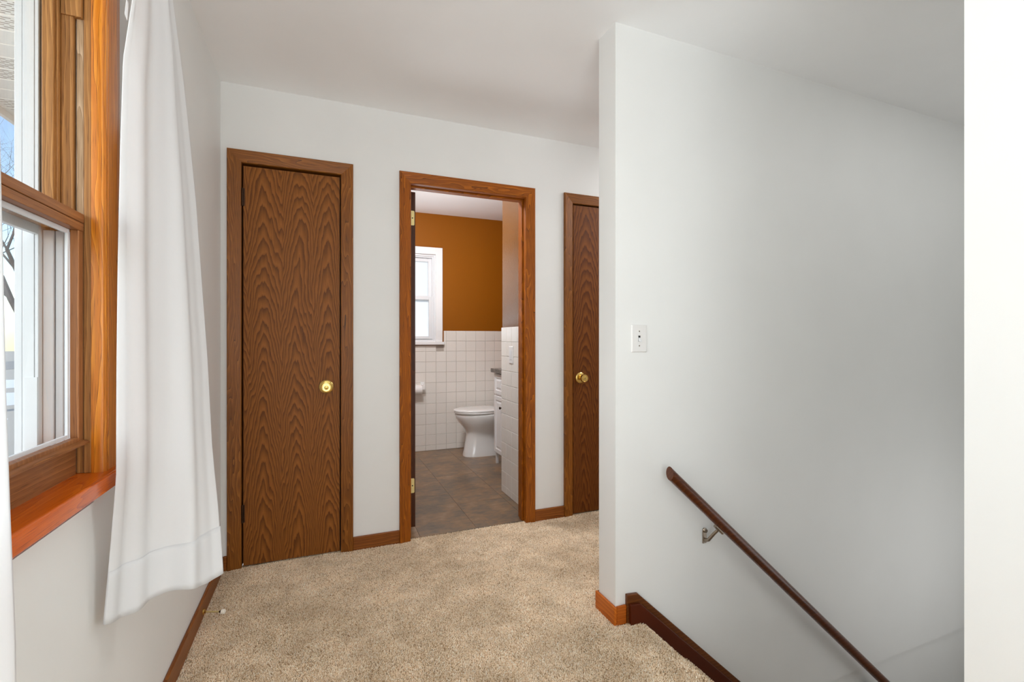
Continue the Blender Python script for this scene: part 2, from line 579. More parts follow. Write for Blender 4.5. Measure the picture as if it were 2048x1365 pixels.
tag(boxes('wall_back', wall_with_doors(), 'paint'), 'off-white wall holding the three oak-trimmed doorways', 'wall', 'structure')
tag(boxes('wall_partition', [((XP, YP, -.585), (XE, YP + PT, CEIL)), ((XP + .2, YP + .014, -2.7), (XE, YP + PT, -.585))], 'paint'),
    'grey-white partition wall beside the stairs, with handrail and light switch', 'wall', 'structure')
tag(boxes('wall_near_stair', [((XP, YN0, -2.7), (XE, YN1, CEIL))], 'paint'), 'white end of the near stair wall at the right edge', 'wall', 'structure')
tag(boxes('wall_stair_end', [((XE, YN0, -2.7), (XE + .1, YB + .115, CEIL))], 'paint'), 'white wall closing the far end of the stairwell', 'wall', 'structure')
tag(boxes('wall_rear', [((XL - .122, YR - .1, 0), (3.4, YR, CEIL))], 'paint'), 'off-white wall at the back of the landing room', 'wall', 'structure')
tag(boxes('wall_right', [((3.3, YR, 0), (3.4, YN0, CEIL))], 'paint'), 'off-white wall on the far right of the landing room', 'wall', 'structure')
tag(boxes('ceiling', [((XL - .122, YR - .1, CEIL), (XE + .1, YB, CEIL + .1))], 'ceil'), 'smooth white ceiling over hall and stairwell', 'ceiling', 'structure')


def grid_plane(bm, x0, x1, y0, y1, z):
    v = [bm.verts.new(p) for p in ((x0, y0, z), (x1, y0, z), (x1, y1, z), (x0, y1, z))]
    bm.faces.new(v)


XNOSE = 1.225
FZ = -.006
boxes_f = [((XL, YR, -.2), (XP, YB + .028, FZ)), ((XP, YR, -.2), (3.3, YN0, FZ)),
           ((XP, YN1, -.2), (XNOSE - .04, YP, FZ)), ((XP, YP + PT, -.2), (XE, YB + .028, FZ))]
floor = tag(boxes('floor', boxes_f, 'carpet'), 'beige cut-pile carpet covering the hall floor', 'carpet', 'structure')

# stairs: each carpeted step an extruded profile running towards +x and down
st = empty('staircase', (XNOSE, (YN1 + YP) / 2, 0), 'carpeted stairs going down beside the handrail', 'stairs', 'structure')
RUN, RISE = .222, .2
for k in range(12):
    xn = XNOSE + k * RUN; zt = FZ - k * RISE
    xb = xn - RUN - .03 if k else XNOSE - .04
    prof = [(xb, zt)]
    r = .024
    for a in range(0, 7):
        t = math.radians(90 - a * 30)
        prof.append((xn - r + math.cos(t) * r, zt - r + math.sin(t) * r))
    prof += [(xn - r - .006, zt - 2 * r - .003), (xn - .026, zt - RISE - .01), (xb, zt - RISE - .01)]
    bm = bmesh.new()
    loft(bm, [[(x, y, z) for x, z in prof] for y in (YN1, YP - .034)])
    o = obj('step', bm, 'carpet', st, smooth=50)
tag(boxes('floor_lower', [((XNOSE, YN1, -2.75), (XE, YP, -2.6))], 'carpet'), 'carpeted lower floor at the foot of the stairs', 'floor', 'structure')



def pile():
    import numpy as np
    rng = np.random.default_rng(4)
    pts, nrm = [], []
    pitch = .0031

    def field(x0, x1, y0, y1, z):
        nx, ny = int((x1 - x0) / pitch), int((y1 - y0) / pitch)
        gx, gy = np.meshgrid(np.arange(nx), np.arange(ny))
        x = x0 + (gx.ravel() + rng.random(nx * ny)) * pitch; y = y0 + (gy.ravel() + rng.random(nx * ny)) * pitch
        k = (x * math.sin(.38475) + y * math.cos(.38475)) > 1.25
        x, y = x[k], y[k]
        pts.append(np.stack([x, y, np.full(len(x), z)], 1)); nrm.append(np.tile([0, 0, 1.], (len(x), 1)))
    field(XL + .008, XP, .5, YB + .026, FZ)
    field(XP, XNOSE - .02, YN1, YP - .013, FZ)
    field(XP, 2.1, YP + PT + .01, YB + .022, FZ)
    for k in range(4):
        xn, zt = XNOSE + k * RUN, FZ - k * RISE
        if k: field(xn - RUN - .01, xn - .024, YN1, YP - .036, zt)
        # rounded nosing
        r = .024
        n_ = int(.075 / pitch) * int((YP - .036 - YN1) / pitch)
        t = rng.random(n_) * math.radians(180); y = YN1 + rng.random(n_) * (YP - .036 - YN1)
        nn = np.stack([np.sin(t), np.zeros(n_), np.cos(t)], 1)
        pts.append(np.stack([xn - r + nn[:, 0] * r, y, zt - r + nn[:, 2] * r], 1)); nrm.append(nn)
    P = np.concatenate(pts); Nn = np.concatenate(nrm); n = len(P)
    # pile lean drifts slowly across the floor (foot and vacuum marks)
    ph = rng.random(12) * 6.28
    lx = sum(np.sin(P[:, 0] * a + P[:, 1] * b + ph[i]) for i, (a, b) in enumerate(((9, 5), (-6, 13), (17, -8), (23, 19), (3, -21), (31, 4)))) * .16
    ly = sum(np.cos(P[:, 0] * a + P[:, 1] * b + ph[i + 6]) for i, (a, b) in enumerate(((7, -9), (13, 6), (-15, 12), (21, -17), (5, 25), (-29, 9)))) * .16
    tip_d = Nn + np.stack([lx, ly, np.zeros(n)], 1) * .7 + rng.normal(0, .30, (n, 3))
    tip_d /= np.linalg.norm(tip_d, axis=1)[:, None]
    h = (.0075 + rng.random(n) * .0035)[:, None]
    ref = np.tile([0, 1., 0], (n, 1))
    s1 = np.cross(Nn, ref); s1 /= np.linalg.norm(s1, axis=1)[:, None]; s2 = np.cross(Nn, s1)
    ang = rng.random(n) * 6.28
    r0 = (.0019 + rng.random(n) * .0008)[:, None]
    V = np.empty((n, 7, 3))
    mid = P + tip_d * h * .62
    for i in range(3):
        a = ang + i * 2.0944
        dvec = s1 * np.cos(a)[:, None] + s2 * np.sin(a)[:, None]
        V[:, i] = P + dvec * r0 * .6
        V[:, 3 + i] = mid + dvec * r0
    V[:, 6] = P + tip_d * h
    F = []
    base = np.arange(n)[:, None] * 7
    tri = np.array([[3, 4, 6], [4, 5, 6], [5, 3, 6], [0, 1, 4], [0, 4, 3], [1, 2, 5], [1, 5, 4], [2, 0, 3], [2, 3, 5]])
    F = (base[:, None, :] + tri[None]).reshape(-1)
    me = bpy.data.meshes.new('pile')
    me.vertices.add(n * 7); me.vertices.foreach_set('co', V.reshape(-1))
    nt_ = len(F) // 3
    me.loops.add(len(F)); me.loops.foreach_set('vertex_index', F)
    me.polygons.add(nt_); me.polygons.foreach_set('loop_start', np.arange(nt_) * 3)
    me.update(calc_edges=True)
    me.materials.append(MT['pile'])
    o = bpy.data.objects.new('pile', me); S.collection.objects.link(o)
    o.parent = floor; o['kind'] = 'stuff'


pile()

# bathroom shell
tag(boxes('wall_bathroom_back', [((BX0, YB2, 0), (.33, YB2 + .14, CEIL + .02)), ((1.105, YB2, 0), (BX1, YB2 + .14, CEIL + .02)),
                                 ((.33, YB2, 0), (1.105, YB2 + .14, 1.125)), ((.33, YB2, 2.035), (1.105, YB2 + .14, CEIL + .02))], 'bath_orange'),
    'burnt-orange bathroom wall above white tile', 'wall', 'structure')
tag(boxes('wall_bathroom_left', [((BX0 - .1, YB + .115, 0), (BX0, YB2 + .14, CEIL + .02))], 'bath_orange'), 'orange bathroom wall behind the open door', 'wall', 'structure')
tag(boxes('wall_bathroom_stub', [((XS, YB + .115, 0), (BX1, YS, CEIL + .02))], 'sheen'), 'glossy textured brown wall just inside the bathroom door', 'wall', 'structure')
tag(boxes('wall_bathroom_right', [((BX1, YB + .115, 0), (BX1 + .1, YB2 + .14, CEIL + .02))], 'bath_orange'), 'orange bathroom wall behind vanity and toilet', 'wall', 'structure')
tag(boxes('ceiling_bathroom', [((BX0 - .1, YB, CEIL + .02), (BX1 + .1, YB2 + .14, CEIL + .1))], 'ceil'), 'white bathroom ceiling', 'ceiling', 'structure')

# bathroom floor of stone-look rectangles
fl = empty('floor_bathroom', (1.15, 3.8, 0), 'brown stone-look tile floor of the bathroom', 'floor', 'structure')
boxes('subfloor', [((BX0, YB + .03, -.05), (BX1, YB2, -.006))], 'dark', fl)
cols = [(.535 + .345 * i, .535 + .345 * (i + 1)) for i in range(-1, 5)]
for i, (cx0, cx1) in enumerate(cols):
    off = 3.2 if i % 2 == 0 else 3.43
    y = off - 2 * .69
    while y < YB2:
        lo = (max(cx0, BX0) + .0006, max(y, YB + .03) + .0006); hi = (min(cx1, BX1) - .0006, min(y + .69, YB2) - .0006)
        if hi[0] - lo[0] > .01 and hi[1] - lo[1] > .01:
            boxes('floor_tile', [((lo[0], lo[1], -.006), (hi[0], hi[1], 0))], 'stone', fl, bevel=.0006)
        y += .69

# wall tiles, each one its own object; shared mesh
TP = .108


def tile_mesh(w, h, d=.007):
    bm = bmesh.new(); b = .0022
    a, c = w / 2 - .0009, h / 2 - .0009
    base = [(-a, 0, -c), (a, 0, -c), (a, 0, c), (-a, 0, c)]
    edge = [(x, -d + b, z) for x, _, z in base]
    top = [(x - math.copysign(b, x), -d, z - math.copysign(b, z)) for x, _, z in base]
    R = loft(bm, [base, edge, top], caps=False)
    bm.faces.new(R[-1])
    me = bpy.data.meshes.new('tile'); bmesh.ops.recalc_face_normals(bm, faces=bm.faces); bm.to_mesh(me); bm.free()
    me.materials.append(MT['tile'])
    return me


TM = {}


def place_tile(x, y, z, w, h, rot, parent):
    key = (round(w, 4), round(h, 4))
    if key not in TM: TM[key] = tile_mesh(w, h)
    o = bpy.data.objects.new('tile', TM[key]); S.collection.objects.link(o)
    o.location = (x, y, z); o.rotation_euler = (0, 0, rot)
    put_child(o, parent)


TILETOP = 1.243
ws = empty('trim_1', (1.2, YB2, 0), 'white square tile wainscot under the orange wall', 'tile wall', 'structure')
boxes('grout_bed', [((BX0, YB2 - .003, 0), (.31, YB2, TILETOP)), ((1.19, YB2 - .003, 0), (BX1, YB2, TILETOP)), ((.31, YB2 - .003, 0), (1.19, YB2, 1.09))], 'grout', ws)
x = 1.755 + TP * 3 - .054
nx = 0
while x > BX0 + .03:
    for k in range(12):
        zt = TILETOP - k * TP; zb = max(zt - TP, 0.0)
        if zt - zb < .02: continue
        xl, xr = x - TP / 2, x + TP / 2
        if xr > BX1: continue
        if xl < 1.19 and xr > .31 and zt > 1.085:
            if xr > 1.2 and xr - 1.19 > .015:
                xl = 1.19
            else:
                if zb > 1.05: continue
                zt = 1.088
        place_tile((xl + xr) / 2, YB2 - .003, (zt + zb) / 2, xr - xl, zt - zb, 0, ws)
    x -= TP
wt = empty('trim_2', (XS, 3.1, 0), 'white square tile wainscot on the stub wall inside the bathroom door', 'tile wall', 'structure')
boxes('grout_bed', [((XS - .003, YB + .116, 0), (XS, YS, TILETOP))], 'grout', wt)
for j in range(5):
    yc = YS - .0525 - j * .1047
    for k in range(12):
        zt = TILETOP - k * TP; zb = max(zt - TP, 0.0)
        if zt - zb < .02: continue
        place_tile(XS - .003, yc, (zt + zb) / 2, .1047, zt - zb, -math.pi / 2, wt)


# ------------------------------------------------------------------ door trim
CAS = [(0, 0), (0, .008), (.003, .0105), (.020, .0125), (.046, .0165), (.058, .018), (.0615, .0165), (.063, .012), (.063, 0)]


def casing(parent, x0, x1, zt, mats, y=YB):
    """mitred three-piece casing on the wall plane y, facing -y; ranch profile thin at the opening"""
    def ring(f): return [f(w, h) for w, h in CAS]
    for side, xx in ((-1, x0), (1, x1)):
        bm = bmesh.new()
        loft(bm, [ring(lambda w, h: (xx + side * w, y - h, 0)), ring(lambda w, h: (xx + side * w, y - h, zt + w))])
        obj('side_casing', bm, mats[0], parent, smooth=25)
    bm = bmesh.new()
    loft(bm, [ring(lambda w, h: (x0 - w, y - h, zt + w)), ring(lambda w, h: (x1 + w, y - h, zt + w))])
    obj('head_casing', bm, mats[1], parent, smooth=25)


def jambs(parent, x0, x1, zt, mats, y0=YB, y1=YB + .115, stop=None):
    boxes('side_jamb', [((x0 - J, y0 - .0, 0), (x0, y1, zt + J))], mats[0], parent, .0015)
    boxes('side_jamb', [((x1, y0, 0), (x1 + J, y1, zt + J))], mats[0], parent, .0015)
    boxes('head_jamb', [((x0, y0, zt), (x1, y1, zt + J))], mats[1], parent, .0015)
    if stop:
        s0, s1, t = stop
        boxes('door_stop_strip', [((x0, s0, 0), (x0 + t, s1, zt))], mats[0], parent, .002)
        boxes('door_stop_strip', [((x1 - t, s0, 0), (x1, s1, zt))], mats[0], parent, .002)
        boxes('door_stop_strip', [((x0 + t, s0, zt - t), (x1 - t, s1, zt))], mats[1], parent, .002)


def knob(parent, x, z, yface, mat='brass', face_px=0):
    bm = bmesh.new()
    lathe(bm, (x, yface, z), (0, -1, 0), [(0, .036), (.003, .036), (.006, .033), (.008, .026), (.009, .018), (.010, .0)])
    r = obj('rosette', bm, mat, parent, smooth=30)
    bm = bmesh.new()
    lathe(bm, (x, yface, z), (0, -1, 0), [(.006, .012), (.022, .011), (.028, .014), (.036, .0225), (.044, .0262), (.052, .0262), (.057, .0245), (.0575, .021), (.0555, .0195), (.0555, .0)])
    k = obj('knob', bm, mat, parent, smooth=30)
    bm = bmesh.new()
    lathe(bm, (x, yface - .0555, z), (0, -1, 0), [(-.001, .0), (0, .011), (.002, .011), (.003, .009), (.003, 0)])
    obj('key_cylinder', bm, mat, k, smooth=30)
    boxes('keyhole', [((x - .0013, yface - .0592, z - .006), (x + .0013, yface - .0583, z + .006))], 'dark', k)


def door(n, D, leaf, zl, mats, ven, knob_x, label, hinge_side=None):
    x0, x1, zt = D
    e = empty('door_%d' % n, ((x0 + x1) / 2, YB, 0), label, 'door', 'structure')
    casing(e, x0, x1, zt, mats)
    jambs(e, x0, x1, zt, mats, YB + .001, YB + .115)
    lf = boxes('door_leaf', [((leaf[0], YB - .002, zl[0]), (leaf[1], YB + .033, zl[1]))], ven, e, .0012)
    boxes('back_panel', [((x0, YB + .05, 0), (x1, YB + .06, zt))], 'dark', e)
    knob(lf, knob_x, .8995, YB - .002)
    if hinge_side is not None:
        for zc in (1.872, .272):
            bm = bmesh.new()
            lathe(bm, (hinge_side, YB - .006, zc - .046), (0, 0, 1), [(0, .004), (.001, .0055), (.028, .0055), (.0285, .0048), (.0295, .0055), (.060, .0055), (.0605, .0048), (.0615, .0055), (.091, .0055), (.092, .004)], 12)
            box(bm, (hinge_side - .012, YB - .0025, zc - .045), (hinge_side + .010, YB - .0005, zc + .045))
            obj('hinge', bm, 'bronze', lf, smooth=30)
    return e


door(1, D1, (-.3655, .0925), (.008, 2.031), ('oakZ', 'oakX'), 'veneer1', .0246,
     'narrow oak closet door with round brass knob, nearest the curtain', -.3695)
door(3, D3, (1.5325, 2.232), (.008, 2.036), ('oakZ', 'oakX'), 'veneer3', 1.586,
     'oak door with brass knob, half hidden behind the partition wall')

# bathroom doorway with its open leaf
e2 = empty('door_2', (.83, YB, 0), 'oak doorway standing open to the bathroom', 'doorway', 'structure')
casing(e2, D2[0], D2[1], D2[2], ('hotZ', 'hotX'))
jambs(e2, D2[0], D2[1], D2[2], ('hotZ', 'hotX'), YB + .001, YB + .115, stop=(YB + .035, YB + .073, .010))
lf = boxes('door_leaf', [((.4868, 2.832, .0305), (.5218, 3.53, 2.0355))], 'doorleaf_dark', e2, .001)
for zc in (1.8787, .2785):
    bm = bmesh.new()
    a, c, r = .0158, .0435, .006
    pts = []
    for sx, sz, a0 in ((1, 1, 0), (-1, 1, 90), (-1, -1, 180), (1, -1, 270)):
        for q in range(4):
            t = math.radians(a0 + q * 30)
            pts.append((.5003 + sx * (a - r) + math.cos(t) * r, zc + sz * (c - r) + math.sin(t) * r))
    loft(bm, [[(px_, yy, pz) for px_, pz in pts] for yy in (2.8325, 2.8298)])
    h = obj('hinge', bm, 'brass_leaf', lf)
    h['label'] = 'pale brass hinge plate'
    for dx, dz in ((-.008, .034), (.004, 0), (-.008, -.034)):
        bm = bmesh.new()
        lathe(bm, (.5003 + dx, 2.8300, zc + dz), (0, -1, 0), [(-.001, .004), (.0008, .004), (.0009, 0)], 10)
        obj('screw', bm, 'dark', h)

# baseboards
BH, BT = .073, .012


def baseboard(name, lo, hi, mat, label):
    o = boxes(name, [(lo, hi)], mat, None, .004)
    return tag(o, label, 'baseboard', 'structure')


baseboard('baseboard_left', (XL, YR, -.004), (XL + BT, YB, BH), 'baseY', 'brown oak baseboard along the window wall')
baseboard('baseboard_corner', (XL + BT, YB - BT, -.004), (D1[0] - .063, YB, BH), 'base', 'short oak baseboard between window wall and closet door')
baseboard('baseboard_middle', (D1[1] + .063, YB - BT, -.004), (D2[0] - .063, YB, BH), 'base', 'oak baseboard between closet door and bathroom doorway')
baseboard('baseboard_back', (D2[1] + .063, YB - BT, -.004), (D3[0] - .063, YB, BH), 'base', 'oak baseboard between bathroom doorway and the far door')
baseboard('baseboard_partition_end', (XP - BT, YP - BT, -.004), (XP, YP + PT + BT, BH), 'baseHot', 'amber oak baseboard on the end of the partition wall')
baseboard('baseboard_partition', (XP, YP - BT, -.004), (1.150, YP, BH), 'baseHotX', 'short amber oak baseboard before the stair stringer')
baseboard('baseboard_hall', (XP, YP + PT, -.004), (XE, YP + PT + BT, BH), 'base', 'oak baseboard on the hidden hall side of the partition')

# stair stringer boards
t1 = empty('trim_3', (1.2, YP, 0), 'dark stained stair stringer running down the partition wall', 'stair trim', 'structure')
SL = .913


def board(name, x0, x1, ztop, xv, ydeep, yfront, drop, mat, bev):
    xe = 4.4
    prof = [(x0, -.35), (x0, ztop + .005), (xv, ztop), (xe, ztop - SL * (xe - xv)), (xe, ztop - SL * (xe - xv) - drop), (x0 + .1, -.35)]
    bm = bmesh.new()
    loft(bm, [[(x, y, z) for x, z in prof] for y in (ydeep, yfront)])
    return obj(name, bm, mat, t1, bev)


board('cap_board', 1.150, 0, .110, 1.204, YP + .0, YP - .017, .5, 'skirt_top', .003)
board('stringer_board', 1.156, 0, .077, 1.204, YP - .017, YP - .034, .5, 'skirt', .003)

# ------------------------------------------------------------------ hall window
w1 = empty('window_1', (XL, .93, W1[2]), 'oak double-hung window with raised lower rail', 'window', 'structure')
y1 = W1[1]
zs = .8625
WC = [(0, 0), (-.002, .014), (.000, .021), (.006, .025), (.012, .0245), (.0135, .0215), (.016, .0215), (.018, .0245), (.060, .0255), (.082, .024), (.088, .020), (.0885, 0)]
for side, yy in ((1, y1 - .002), (-1, W1[0] + .002)):
    bm = bmesh.new()
    loft(bm, [[(XL + h, yy + side * w, zs) for w, h in WC], [(XL + h, yy + side * w, W1[3] + w) for w, h in WC]])
    obj('side_casing', bm, 'winZ', w1, smooth=30)
bm = bmesh.new()
loft(bm, [[(XL + h, W1[0] - w, W1[3] + w) for w, h in WC], [(XL + h, y1 + w, W1[3] + w) for w, h in WC]])
obj('head_casing', bm, 'winY', w1, smooth=30)
# stool: rounded nose
prof = [(-.498, zs - .034), (-.498, zs), (-.4285, zs), (-.4255, zs - .0008), (-.4235, zs - .0025), (-.4227, zs - .005), (-.4235, zs - .033), (-.4245, zs - .034)]
bm = bmesh.new()
loft(bm, [[(x, y, z) for x, z in prof] for y in (W1[0] - .11, y1 + .105)])
obj('stool', bm, 'stool', w1, smooth=35)['label'] = 'glossy reddish oak window stool'
# wooden jamb with grooves (depth runs towards -x)
for side, yy in ((1, y1), (-1, W1[0])):
    def jb(name, xa, xb, d, mat, z0=zs, z1=W1[3], bev=.0015):
        ya, yb = sorted((yy - side * d, yy + side * .012))
        boxes(name, [((xa, ya, z0), (xb, yb, z1))], mat, w1, bev)
    jb('jamb_strip', -.4785, XL + .0, .0, 'jambZ')
    jb('sash_track', -.4920, -.4790, -.003, 'old', 1.40)
    jb('sash_track', -.4920, -.4790, -.003, 'jambZ', zs, 1.40)
    jb('parting_strip', -.5165, -.4945, .004, 'jambZ', 1.385, bev=.003)
    jb('jamb_back', -.5440, -.5165, -.004, 'jambZ', 1.385)
    jb('vinyl_track', -.5100, -.4945, .001, 'vinyl', zs, 1.385)
    jb('vinyl_track', -.5245, -.5115, .003, 'vinyl', zs, 1.385)
    jb('vinyl_track', -.5440, -.5260, .006, 'vinyl', zs, 1.385)
    jb('sash_stop_block', -.5145, -.4795, .0075, 'jambZ', 1.848, W1[3])
boxes('head_jamb', [((-.544, W1[0], W1[3] - .0), (XL, y1, W1[3] + .012))], 'jambY', w1)
boxes('bottom_board', [((-.55, W1[0], .80), (-.4905, y1, .9285))], 'sashY', w1, .0015)
# upper sash (outer track)
us = boxes('upper_sash', [((-.5405, y1 - .0205, 1.40), (-.5205, y1 - .001, W1[3])), ((-.5405, W1[0] + .001, 1.40), (-.5205, W1[0] + .0205, W1[3])),
                          ((-.5405, W1[0] + .02, 2.00), (-.5205, y1 - .02, W1[3])), ((-.5405, W1[0] + .02, 1.388), (-.5205, y1 - .02, 1.422)),
                          ((-.5215, y1 - .0125, 1.40), (-.5160, y1 - .002, W1[3]))], 'jambZ', w1, .002)
boxes('pane', [((-.5435, W1[0] + .002, 1.41), (-.5415, y1 - .002, 2.02))], 'glass', us)
# lower sash (inner track)
ls = boxes('lower_sash', [((-.4935, y1 - .0215, .9285), (-.4785, y1 - .002, 1.3866)), ((-.4935, W1[0] + .002, .9285), (-.4785, W1[0] + .0215, 1.3866)),
                          ((-.4935, W1[0] + .02, .9285), (-.4785, y1 - .02, .9445))], 'sashZ', w1, .0015)
boxes('check_rail', [((-.505, W1[0] + .003, 1.4045), (-.4755, y1 - .0035, 1.4236)), ((-.495, W1[0] + .003, 1.3866), (-.4765, y1 - .0035, 1.4035))], 'sashY', ls, .0015)
prof = [(-.4905, .9255), (-.4905, .9385), (-.470, .9355), (-.4665, .9325), (-.467, .9290), (-.474, .9265)]
bm = bmesh.new(); loft(bm, [[(x, y, z) for x, z in prof] for y in (W1[0] + .003, y1 - .004)])
obj('lift_lip', bm, 'sashY', ls, smooth=40)
boxes('gasket', [((-.4990, y1 - .030, .9445), (-.4936, y1 - .0215, 1.3866)), ((-.4990, W1[0] + .0215, .9445), (-.4936, W1[0] + .030, 1.3866)),
                 ((-.4990, W1[0] + .03, .9445), (-.4936, y1 - .03, .9525)), ((-.4990, W1[0] + .03, 1.3766), (-.4936, y1 - .03, 1.3866))], 'vinyl', ls, .001)
boxes('pane', [((-.4975, W1[0] + .02, .945), (-.4955, y1 - .02, 1.387))], 'glass', ls)
bm = bmesh.new(); lathe(bm, (-.500, 1.217, 1.4236), (0, 0, 1), [(0, .013), (.004, .0135), (.007, .010), (.009, .006), (.0095, 0)], 16)
obj('sash_lock', bm, 'white_paint', ls, smooth=30)
# white vinyl exterior frame
ext = []
for side, yy in ((1, y1), (-1, W1[0])):
    def eb(xa, xb, d, z0=.86, z1=W1[3]):
        ya, yb = sorted((yy - side * d, yy + side * .03)); ext.append(((xa, ya, z0), (xb, yb, z1)))
    eb(-.5508, -.5450, .020); eb(-.5520, -.5505, .017); eb(-.5702, -.5518, .0205); eb(-.5716, -.5700, .016); eb(-.5832, -.5714, .0195)
ext += [((-.583, W1[0] - .01, W1[3] - .03), (-.55, y1 + .01, W1[3] + .01)), ((-.61, W1[0] - .01, .84), (-.55, y1 + .01, .875)), ((-.58, W1[0], .875), (-.56, y1, .900))]
boxes('storm_frame', ext, 'vinyl', w1, .001)
boxes('lower_storm_rail', [((-.5555, W1[0] + .02, 1.372), (-.5450, y1 - .02, 1.408))], 'vinyl', w1, .001)
boxes('screen_block', [((-.566, y1 - .0225, .900), (-.546, y1 - .0205, 1.075))], 'vinyl', w1)
# exterior brick mould
boxes('exterior_trim', [((-.600, y1 + .034, .84), (-.5868, y1 + .10, W1[3] + .06)), ((-.600, W1[0] - .10, .84), (-.5868, W1[0] - .034, W1[3] + .06))], 'vinyl', w1, .002)

# ------------------------------------------------------------------ bathroom window
w2 = empty('window_2', (.75, YB2, 1.12), 'white framed frosted window in the orange bathroom wall', 'window', 'structure')


def frame2(name, x0, x1, z0, z1, t, ya, yb, mat='vinyl', bev=.002, parent=None):
    return boxes(name, [((x0, ya, z0), (x0 + t, yb, z1)), ((x1 - t, ya, z0), (x1, yb, z1)), ((x0 + t, ya, z1 - t), (x1 - t, yb, z1)), ((x0 + t, ya, z0), (x1 - t, yb, z0 + t))], mat, parent or w2, bev)


# inner reveal x .33..1.105, z 1.125..2.035
bm = bmesh.new()
box(bm, (1.103, YB2 - .016, 1.128), (1.175, YB2, 2.108)); box(bm, (.26, YB2 - .016, 1.128), (.332, YB2, 2.108)); box(bm, (.332, YB2 - .016, 2.036), (1.103, YB2, 2.108))
obj('casing', bm, 'white_paint', w2, .003)
boxes('stool', [((.25, YB2 - .045, 1.097), (1.188, YB2 + .01, 1.127))], 'white_paint', w2, .004)
frame2('outer_frame', .331, 1.104, 1.127, 2.034, .018, YB2 + .0, YB2 + .10)
frame2('inner_stop', .349, 1.086, 1.145, 2.016, .014, YB2 + .012, YB2 + .06)
low = frame2('lower_sash', .363, 1.072, 1.150, 1.600, .036, YB2 + .012, YB2 + .036)
boxes('pane', [((.395, YB2 + .022, 1.18), (1.04, YB2 + .026, 1.57))], 'frosted', low)
upp = frame2('upper_sash', .363, 1.072, 1.572, 2.000, .036, YB2 + .040, YB2 + .062)
boxes('pane', [((.395, YB2 + .050, 1.60), (1.04, YB2 + .054, 1.97))], 'frosted', upp)

# ------------------------------------------------------------------ curtains


def smooth_interp(tab, v):
    for (a, fa), (b, fb) in zip(tab, tab[1:]):
        if v <= b or (b, fb) == tab[-1]:
            t = min(max((v - a) / (b - a), 0), 1)
            return [p + (q - p) * t for p, q in zip(fa, fb)]


def curtain(name, edges, z0s, ztop, folds, hem, parent, seed, nu=90, nv=70, amp_top=.004, amp_bot=.017):
    """edges: table z -> (xa,ya,xb,yb) plan positions of the two side edges"""
    rnd = random.Random(seed)
    ph = [rnd.uniform(0, 6.28) for _ in range(6)]
    bm = bmesh.new()
    rows = []
    for j in range(nv + 1):
        row = []
        for i in range(nu + 1):
            u = i / nu
            zb = z0s(u)
            z = zb + (ztop - zb) * j / nv
            xa, ya, xb, yb = smooth_interp(edges, z)
            px_, py_ = xa + (xb - xa) * u, ya + (yb - ya) * u
            dx, dy = xb - xa, yb - ya
            L = math.hypot(dx, dy)
            nx_, ny_ = dy / L, -dx / L
            t = 1 - j / nv
            amp = amp_top + (amp_bot - amp_top) * t ** .8
            win = min(1, min(u, 1 - u) * 9)
            w = 0
            for f_, a_, k in folds:
                w += a_ * math.sin(2 * math.pi * f_ * u + ph[k] + .5 * math.sin(2.2 * z + ph[k]) * a_)
            px_ += nx_ * amp * w * win; py_ += ny_ * amp * w * win
            row.append(bm.verts.new((px_, py_, z)))
        rows.append(row)
    for j in range(nv):
        for i in range(nu):
            bm.faces.new((rows[j][i], rows[j][i + 1], rows[j + 1][i + 1], rows[j + 1][i]))
    o = obj(name, bm, 'fabric', parent, smooth=180)
    md = o.modifiers.new('thickness', 'SOLIDIFY'); md.thickness = .0008
    return o


ZROD = 2.23
rod = empty('curtain_rod', (-.38, .93, ZROD), 'thin white curtain rod over the hall window', 'curtain rod')
bm = bmesh.new(); tube(bm, [(-.38, .30, ZROD), (-.38, 1.60, ZROD)], .008); obj('rod', bm, 'white_paint', rod, smooth=40)
for yy in (.305, 1.59):
    boxes('bracket', [((XL, yy - .006, ZROD - .02), (XL + .004, yy + .006, ZROD + .02)), ((XL, yy - .004, ZROD - .012), (-.372, yy + .004, ZROD - .008))], 'white_paint', rod)


def plan(px, X_, f=FOCAL_PX, yaw=.38475):
    a = (px - 1024) / f; s_, c_ = math.sin(yaw), math.cos(yaw)
    return X_ * (c_ - a * s_) / (s_ + a * c_)


# edge tables: real plan positions of the hanging cloth at several heights
E1 = []
for z, pa, Xa, pb, Xb in ((.45, 203, -.447, 448, -.240), (.53, 206, -.444, 445, -.247), (.68, 219, -.430, 437, -.262), (.86, 232, -.405, 424, -.282),
                          (1.10, 233, -.400, 415, -.300), (1.29, 235, -.398, 405, -.316), (1.55, 240, -.394, 392, -.335), (1.75, 246, -.390, 378, -.352),
                          (1.90, 264, -.386, 366, -.364), (2.08, 280, -.384, 345, -.374), (2.25, 292, -.381, 322, -.379)):
    E1.append((z, (Xa, plan(pa, Xa), Xb, plan(pb, Xb))))
cu = empty('curtain', (-.34, 1.4, .53), 'white sheer curtain gathered at the far side of the window', 'curtain')
hemz = lambda u: .528 - .008 * math.sin(u * 9)
main = curtain('cloth', E1, hemz, ZROD - .0125, ((1.2, 1.0, 0), (2.7, .5, 1), (5.2, .16, 2)), .08, cu, 11)
# hem band: slightly proud second layer
H1 = [(z, tuple(v)) for z, v in E1]
hb = curtain('hem', E1, lambda u: hemz(u) - .001, .643, ((1.2, 1.0, 0), (2.7, .5, 1), (5.2, .16, 2)), .08, cu, 11, nv=8, amp_top=.0153, amp_bot=.0172)
hb.location = (.0018, -.0012, 0)
